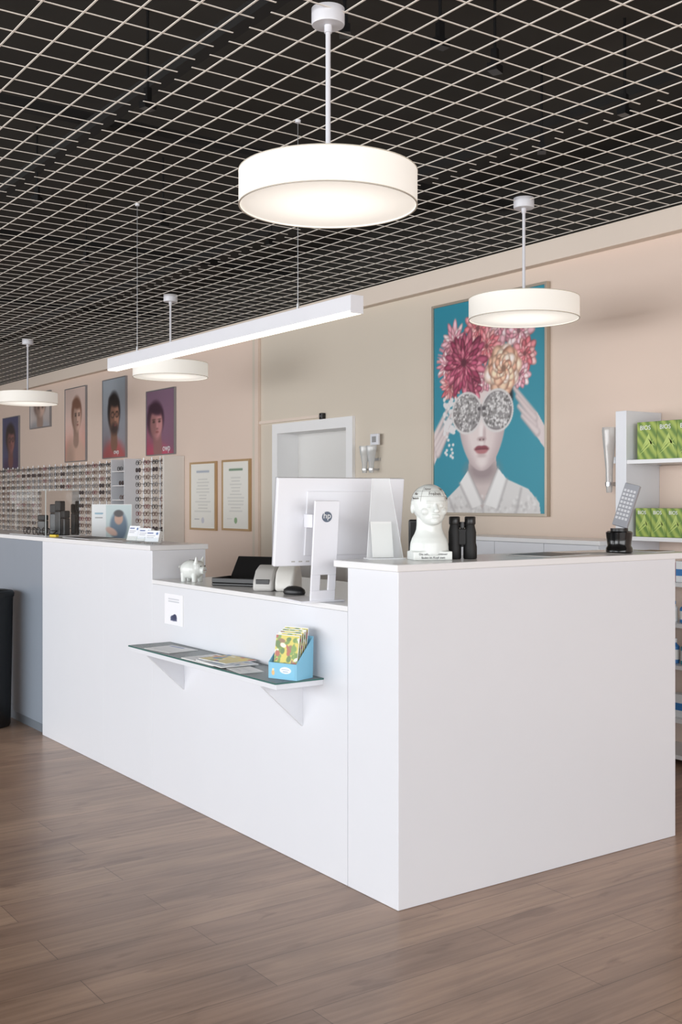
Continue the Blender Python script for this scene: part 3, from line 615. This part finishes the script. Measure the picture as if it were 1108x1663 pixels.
# ================= THINGS ON COUNTERS
def remesh(o,v=.003,it=4):
    m=o.modifiers.new('remesh','REMESH'); m.mode='VOXEL'; m.voxel_size=v; m.use_smooth_shade=True
    s=o.modifiers.new('smooth','SMOOTH'); s.iterations=it; s.factor=.5
t=thing('ceramic_head','white glazed ceramic head bust with lettering on skull and base','bust',(-3.125,2.592,TZ+.0005),math.radians(68))
HX,HY,HZ2,HC=.066,.080,.069,.209
b=B()
b.box(-.074,.074,-.042,.045,0,.032)
b.lathe([(0,.02),(.073,.02),(.073,.045),(.071,.062),(.065,.08),(.056,.095),(.050,.11),(.048,.13),(.048,.175),(0,.175)],c=(0,.006,0),n=40,sy=.7); b.cyl((0,.012,.09),(0,.010,.17),.043,.042,28)
b.sph((0,.006,HC),(HX,HY,HZ2),36).sph((0,-.012,.195),(.061,.060,.058),28).sph((0,-.03,.172),(.049,.042,.044),24).sph((0,-.042,.156),(.038,.033,.029),20).sph((0,-.064,.143),(.018,.014,.013))
b.cyl((0,-.069,.206),(0,-.087,.178),.005,.0095,12).sph((0,-.084,.178),(.012,.009,.007)).sph((0,-.065,.211),(.036,.010,.007)).sph((0,-.074,.163),(.018,.007,.0035)).sph((0,-.073,.157),(.016,.007,.004))
for sx in (-1,1): b.sph((sx*.064,.008,.190),(.007,.014,.021)).sph((sx*.022,-.066,.197),(.010,.006,.005)).sph((sx*.032,-.050,.178),(.017,.018,.016))
o=ob('head_bust',b,CER,t); remesh(o,.0022,8)
def ht(s,size,z,a0):
    b=text_bm(s,size,.0004)
    for v in b.bm.verts:
        zz=z+v.co.y; k=math.sqrt(max(.05,1-((zz-HC)/HZ2)**2)); a=a0+v.co.x/.072; R=1.006+v.co.z*8
        v.co=Vector((math.sin(a)*HX*k*R,.006-math.cos(a)*HY*k*R,zz))
    ob('lettering',b,mat('brown_ink',(70,56,48),.5),t)
ht('Freiheit',.019,.242,.0); ht('Humor',.013,.2595,-.5); ht('Phantasie',.012,.226,-1.3); ht('Liebe',.013,.2595,.7); ht('Glaube',.013,.226,1.0); ht('Mut',.014,.242,-1.3); ht('Geist',.013,.242,1.1)
l=B()
def hk(zz): return math.sqrt(1-((zz-HC)/HZ2)**2)*1.003
for zz in (.2325,.2515): l.tube([(HX*hk(zz)*math.sin(a),.006-HY*hk(zz)*math.cos(a),zz) for a in [2*PI*i/36 for i in range(36)]],.0004,4,True)
l.tube([(HX*hk(.219)*math.sin(a),.006-HY*hk(.219)*math.cos(a),.219) for a in [.7+.15*i for i in range(29)]],.0004,4)
for a in (-.85,.66,1.5,-1.8): l.tube([(HX*hk(zz)*math.sin(a),.006-HY*hk(zz)*math.cos(a),zz) for zz in [.213+.006*i for i in range(10)]],.0004,4)
ob('painted_lines',l,MC['brown_ink'],t)
text('lettering','Die seltenen Abenteuer',.0112,INK,t,T((0,-.0428,.022))@UP); text('lettering','finden im Kopf statt',.0112,INK,t,T((0,-.0428,.009))@UP)
x=-3.10; y,_=on_x(751,x)
t=thing('binoculars','black rubberised binoculars standing upright beside the ceramic head','binoculars',(x,y,TZ+.0005),math.radians(50))
for sx in (-1,1):
    ob('barrel',B().lathe([(0,0),(.023,0),(.0255,.004),(.0255,.045),(.022,.06),(.0225,.1),(.018,.12),(.017,.128),(.0,.128)],c=(sx*.029,0,0),n=28),BLKR,t,smooth=True)
    ob('eyecup',B().lathe([(.0,.128),(.019,.128),(.0205,.132),(.0205,.155),(.018,.158),(.013,.156),(.012,.148),(0,.148)],c=(sx*.029,0,0),n=28),BLK,t,smooth=True)
ob('bridge',B().box(-.02,.02,-.014,.012,.052,.112).cyl((0,-.002,.045),(0,-.002,.118),.008),BLKR,t,bev=.003); ob('focus_wheel',B().cyl((0,-.002,.116),(0,-.002,.138),.0115,n=20),BLK,t)
t=thing('desk_speaker','narrow upright black speaker between monitor and ceramic head','speaker',(-3.272,2.655,TZ+.0005),math.radians(50))
ob('housing',B().box(-.035,.035,-.025,.025,0,.145),BLK,t,bev=.006); ob('grille',B().box(-.027,.027,-.0265,-.0252,.01,.135),BLKR,t)
t=thing('computer_monitor','white all-in-one computer monitor seen from behind on L-shaped stand','monitor',(-3.47,2.44,MZ+.0005),math.radians(80))
tilt=Matrix.Rotation(math.radians(7),4,'X')
MM=T((0.01,.035,.30))@tilt
MWH=mat('monitor_white',(236,237,242),.35,var=.01)
ob('housing',B().box(-.27,.27,-.002,.02,-.17,.17,M=MM).box(-.15,.15,-.008,-.001,-.13,.12,M=MM),MWH,t,bev=.005,seg=3)
ob('screen',B().box(-.262,.262,.0202,.0215,-.155,.162,M=MM),BLK,t)
ob('screen_edge',B().box(-.27,-.262,.02,.024,-.17,.17,M=MM).box(.262,.27,.02,.024,-.17,.17,M=MM).box(-.262,.262,.02,.024,.162,.17,M=MM).box(-.262,.262,.02,.024,-.17,-.155,M=MM),mat('silver_edge',(185,187,192),.3,metal=.5),t)
N=B(); sx=-.108
SW=mat('stand_white',(236,237,243),.35,var=.01)
LM=T((sx,-.05,0))@Matrix.Rotation(math.radians(7),4,'X')
N.box(-.05,.05,-.008,.004,.105,.385,M=LM); N.box(-.05,-.014,-.008,.004,.045,.105,M=LM); N.box(.02,.05,-.008,.004,.045,.105,M=LM); N.box(-.05,.05,-.008,.004,.004,.045,M=LM); N.box(sx-.04,sx+.04,-.05,.03,.28,.33)
st=ob('stand',N,SW,t,bev=.002)
ob('stand_base',B().box(sx-.09,sx+.09,-.065,.15,0,.006),SW,t,bev=.002)
lg=B().cyl((0,-.0094,.325),(0,-.008,.325),.02,n=36); bmesh.ops.transform(lg.bm,matrix=LM,verts=lg.bm.verts[:])
ob('logo_disc',lg,mat('logo_grey',(92,104,122),.4),st)
text('logo_lettering','hp',.032,WINK,st,LM@T((0,-.0100,.329))@UP)
v=B()
for k in range(14): v.box(-.2+.03*k,-.185+.03*k,-.0025,-.0021,-.155,-.15,M=MM)
ob('vent',v,LGREY,t)
t=thing('leaflet_stand','clear acrylic leaflet stand at the right edge of the monitor','leaflet stand',(-3.262,2.49,TZ+.0005),math.radians(68))
Ml=Matrix.Rotation(math.radians(-14),4,'X')
ob('back_sheet',B().quad([(-.07,0,.003),(.07,0,.003),(.038,0,.31),(-.03,0,.31)],Ml),MILK,t); ob('foot',B().box(-.071,.071,-.035,.05,0,.003),mat('white_acrylic',(236,238,240),.2),t)
ob('edge_strip',B().tube([Ml@Vector(p) for p in [(-.07,0,.003),(-.03,0,.31),(.038,0,.31),(.07,0,.003)]],.0012,6),MC['white_acrylic'],t)
ob('pocket',B().quad([(-.065,-.022,.003),(.065,-.022,.003),(.05,-.022,.13),(-.05,-.022,.13)],Ml),ACR,t)
ob('leaflets',B().box(-.05,.03,-.012,-.006,.004,.14,M=Ml),PAPER,t)
x=-3.08; y,d=on_x(1006,x)
t=thing('device_stand','round glossy black holder base standing near right end of the counter','stand',(x,y,TZ+.0005),math.radians(55))
ob('base',B().lathe([(0,0),(.05,0),(.055,.006),(.054,.02),(.048,.03),(.052,.06),(.055,.085),(.048,.09),(.044,.06),(0,.055)],n=32),mat('gloss_black',(12,12,13),.12),t,smooth=True)
ob('clip_ring',B().lathe([(.0,.085),(.036,.088),(.036,.102),(.0,.102)],n=24),BLK,t,smooth=True)
t=thing('payment_terminal','grey keypad device leaning upright on the black round holder','payment terminal',(x,y,TZ+.104),math.radians(20))
Mk=Matrix.Rotation(math.radians(-12),4,'X')@Matrix.Rotation(math.radians(14),4,'Y')
ob('housing',B().box(-.033,.033,-.008,.012,0.006,.19,M=Mk),mat('terminal_grey',(150,152,158),.4),t,bev=.003)
kb=B()
for r in range(8):
    for q in range(4): kb.box(-.027+q*.014,-.017+q*.014,-.0095,-.008,.035+r*.017,.045+r*.017,M=Mk)
ob('keys',kb,mat('key_white',(205,206,210),.4),t)
flat('brochure','dark covered brochure lying flat beside the binoculars','brochure',(-3.12,3.2,TZ+.0005),.21,.28,.003,.2,Cv(.21,.28,12,(40,40,45)))
flat('brochure','white paper sheet lying flat near the black round holder','paper',(-3.1,3.44,TZ+.0005),.15,.2,.001,-.3)
flat('brochure','brown brochure lying flat right of the black round holder','brochure',(-3.08,3.79,TZ+.0005),.12,.14,.003,.1,Cv(.12,.14,12,(120,80,60)))
t=thing('computer_mouse','black computer mouse beside the monitor stand','mouse',(-3.78,2.42,MZ+.0005),math.radians(-70))
ob('mouse_body',B().lathe([(0,0),(.028,0),(.031,.008),(.029,.02),(.02,.03),(.008,.034),(0,.0345)],n=28,sx=1,sy=1.7),MOUSE,t,smooth=True); ob('wheel',B().cyl((-.004,-.028,.028),(.004,-.028,.028),.006,n=14),LGREY,t)
t=thing('label_printer','light grey rounded label printer next to the computer mouse','printer',(-3.98,2.46,MZ+.0005),math.radians(40))
b=B().prism([(-.06,0),(.08,0),(.085,.05),(.07,.095),(.03,.11),(-.02,.09),(-.055,.045)],'x',-.09,.0); ob('housing',b,LGREY,t,bev=.012,seg=4,smooth=True)
ob('cover',B().prism([(-.05,.0),(.08,0),(.08,.06),(.06,.105),(.02,.115),(-.03,.085),(-.05,.04)],'x',.004,.09),mat('off_white_plastic',(222,220,214),.35),t,bev=.014,seg=4,smooth=True)
ob('paper_slot',B().box(-.075,-.015,-.058,-.04,.03,.05),BLK,t,bev=.002)
t=thing('eyewear_tray','open black folding tray with raised lid between piggy bank and printer','tray',(-4.33,2.50,MZ+.0005),math.radians(30))
ob('tray_base',B().box(-.12,.12,-.08,.08,0,.012).box(-.12,.12,-.08,-.072,.012,.035).box(-.12,-.112,-.072,.08,.012,.035).box(.112,.12,-.072,.08,.012,.035),BLK,t,bev=.003)
ob('lid',B().box(-.12,.12,0,.012,0,.13,M=T((0,.078,.02))@Matrix.Rotation(math.radians(-38),4,'X')),BLK,t,bev=.004); ob('lining',B().box(-.11,.11,-.07,.07,.0122,.016),mat('felt_grey',(70,70,74),.9),t)
t=thing('piggy_bank','white ceramic piggy bank with ears near the counter step','piggy bank',(-4.64,2.40,MZ+.0005),math.radians(115))
b=B().sph((0,0,.058),(.045,.062,.044),24).cyl((0,-.05,.058),(0,-.075,.055),.02,.017).sph((0,-.035,.066),(.034,.03,.034))
for sx in (-1,1):
    b.cyl((sx*.022,-.03,.0),(sx*.022,-.03,.04),.011,.014,12).cyl((sx*.022,.034,.0),(sx*.022,.034,.04),.011,.014,12).cyl((sx*.02,-.04,.09),(sx*.028,-.046,.12),.012,.003,12)
o=ob('pig_body',b,CER,t); remesh(o,.003,2)
ob('eye',B().sph((.016,-.063,.075),.003),BLK,t); ob('eye',B().sph((-.016,-.063,.075),.003),BLK,t); ob('coin_slot',B().box(-.002,.002,-.015,.015,.101,.1026),BLK,t)
ob('nostrils',B().cyl((.006,-.0762,.056),(.006,-.0745,.056),.0025,n=10).cyl((-.006,-.0762,.056),(-.006,-.0745,.056),.0025,n=10),mat('pink_dark',(150,110,110),.5),t)
ob('tail',B().tube([(0,.06,.065),(.006,.07,.072),(0,.076,.07),(-.004,.072,.064)],.003,6),CER,t,smooth=True)
ob('bow_print',B().tube([(.044,-.005,.07),(.046,.005,.074),(.0455,.012,.066)],.0012,5).tube([(.0455,-.002,.056),(.0465,.01,.058)],.0012,5),INK,t)
for i,(xx,yy,n) in enumerate([(-5.05,2.40,'nearest the counter step'),(-5.17,2.41,'in the middle of three'),(-5.28,2.40,'leftmost of three')]):
    t=thing('card_holder','clear acrylic card holder '+n,'card holder',(xx,yy,TZ+.0005),math.radians(25-6*i),'card holders on the left counter')
    Mh=Matrix.Rotation(math.radians(-18),4,'X')
    ob('holder',B().box(-.048,.048,-.03,.03,0,.002).box(-.048,.048,-.028,-.026,.002,.025,M=Mh).box(-.048,.048,.0,.002,.002,.075,M=Mh),ACR,t)
    ob('cards',B().box(-.043,.043,-.024,-.002,.004,.062+.01*i,M=Mh),PAPER,t)
    c=Cv(.084,.055,40,(238,240,245)); c.line((.1,.15),(.5,.15),.03,.03,(70,90,150),soft=.02); c.line((.1,.32),(.7,.32),.012,.012,(140,140,150)); c.line((.1,.42),(.6,.42),.012,.012,(140,140,150)); c.ell(.82,.18,.08,.08,(90,120,170))
    c.obj('card_print',t,Mh@T((-.042,-.0247,.006+.01*i)))
flat('brochure','flat grey leaflet left of the card holders on long countertop','leaflet',(-5.6,2.46,TZ+.0005),.3,.12,.002,.05,doc(.3,.12,31,None,5))
flat('brochure','dark glass mat lying in the middle of long countertop','mat',(-6.0,2.46,TZ+.0005),.4,.2,.003,0,Cv(.4,.2,10,(90,92,96)))
ax=-6.75
t=thing('acrylic_display','large clear acrylic display box at left end of the countertop','display box',(ax,2.46,TZ+.0005))
q=B(); xa_,xb_,ya_,yb_,za_,zb_=-.328,.328,-.118,.092,.0035,.279
q.quad([(xa_,ya_,za_),(xb_,ya_,za_),(xb_,ya_,zb_),(xa_,ya_,zb_)]).quad([(xa_,yb_,za_),(xb_,yb_,za_),(xb_,yb_,zb_),(xa_,yb_,zb_)]).quad([(xa_,ya_,za_),(xa_,yb_,za_),(xa_,yb_,zb_),(xa_,ya_,zb_)]).quad([(xb_,ya_,za_),(xb_,yb_,za_),(xb_,yb_,zb_),(xb_,ya_,zb_)])
ob('case',q,ACR,t); ob('case_base',B().box(-.33,.33,-.12,.093,0,.003),MC['white_acrylic'],t)
ob('case_edge',B().box(.3265,.3305,-.1205,-.1165,0.003,.281).box(-.33,.33,-.1205,-.1165,.28,.2825).box(.326,.3305,-.1165,.09,.28,.2825),mat('acrylic_edge',(205,215,215),.2),t)
for i,(dx,h,n) in enumerate([(.26,.15,'rightmost'),(.17,.21,'tallest'),(.09,.19,'third from right'),(-.13,.12,'shortest')]):
    k=thing('black_case','%s upright black eyewear case inside the acrylic box'%n,'case',(ax+dx,2.49,TZ+.004),.2*i,'black cases in the acrylic box')
    ob('case_shell',B().box(-.03,.03,-.02,.02,0,h*.7),BLK,k,bev=.006); ob('case_lid',B().box(-.03,.03,-.02,.02,h*.7+.001,h),BLKR,k,bev=.006)
me=SM[0][0]
for i in range(3):
    o=bpy.data.objects.new('eyeglasses',me); C.objects.link(o); o.location=(ax+.24-.17*i,2.375,TZ+.0285); tag(o,'black framed eyeglasses lying %s in the acrylic box'%['at the right','in the middle','at the left'][i],'eyeglasses','glasses in the acrylic box')
t=thing('yellow_clip','small yellow and black spectacle clip on the counter before black cases','clip',(-6.33,2.36,TZ+.0005),.3)
ob('clip_body',B().box(-.03,.03,-.012,.012,0,.014),mat('yellow_plastic',(220,190,40),.4),t,bev=.003); ob('clip_arm',B().cyl((-.02,0,.014),(.02,0,.035),.005),BLK,t)
x=-7.25
t=thing('photo_stand','white photo card with portrait standing on table behind the counter','photo display',(x,3.12,1.1005),math.radians(40))
c=Cv(.3,.26,70,(226,228,228)); c.mix((c.X>.35)*1.,(190,205,205)); c.ell(.68,.5,.22,.35,(90,110,130),soft=.3); c.ell(.68,.32,.11,.14,(190,150,130),soft=.3); c.ell(.68,.2,.12,.08,(50,40,40),soft=.4); c.ell(.5,.62,.16,.08,(200,165,150),.5,soft=.4); c.line((.08,.2),(.26,.2),.02,.02,(120,160,180)); c.line((.08,.3),(.26,.3),.01,.01,(150,150,150))
ob('card_board',B().box(-.155,.155,0,.006,0,.27),PAPER,t); c.obj('photo_print',t,T((-.15,-.001,.005))); ob('support',B().prism([(.006,0),(.1,0),(.006,.2)],'x',-.01,.01),PAPER,t)
t=thing('waste_bin','tall black round bin in front of the blue-grey counter at left','bin',(-6.855,2.11,0.001))
ob('bin_body',B().lathe([(0,0),(.15,0),(.155,.01),(.17,.79),(.172,.8),(.166,.8),(.15,.02),(0,.02)],n=40),BLK,t,smooth=True); ob('rim',B().lathe([(.166,.8),(.175,.8),(.177,.82),(.168,.835),(.14,.84),(.14,.83),(.16,.82)],n=40),BLKR,t,smooth=True)

# ================= LIGHT, CAMERA
def area(name,loc,rot,sx,sy,e,c):
    l=bpy.data.lights.new(name,'AREA'); l.shape='RECTANGLE'; l.size=sx; l.size_y=sy; l.energy=e; l.color=c
    o=bpy.data.objects.new(name,l); C.objects.link(o); o.location=loc; o.rotation_euler=rot; return o
area('window_light',(-5,-6.5,1.7),(math.radians(90),0,0),14,2.6,700,(.94,.965,1))
area('side_fill_light',(4.6,0,1.7),(math.radians(90),0,math.radians(90)),8,2.4,270,(.99,.99,1))  # added fill lamp that lifts the counter's right face, no window modelled here
W=bpy.data.worlds.new('World'); S.world=W; W.use_nodes=True; bg=W.node_tree.nodes['Background']; bg.inputs[0].default_value=(.965,.98,1,1); bg.inputs[1].default_value=1.7
S.view_settings.view_transform='Standard'
cam=bpy.data.cameras.new('Camera'); co=bpy.data.objects.new('Camera',cam); C.objects.link(co); co.location=(0,0,CH); co.rotation_euler=(PI/2,0,TH)
cam.sensor_width=36; cam.sensor_fit='AUTO'; cam.lens=F/1663*36; cam.shift_x=0; cam.shift_y=-(831.5-HZ)/1663; cam.clip_start=.05
S.camera=co
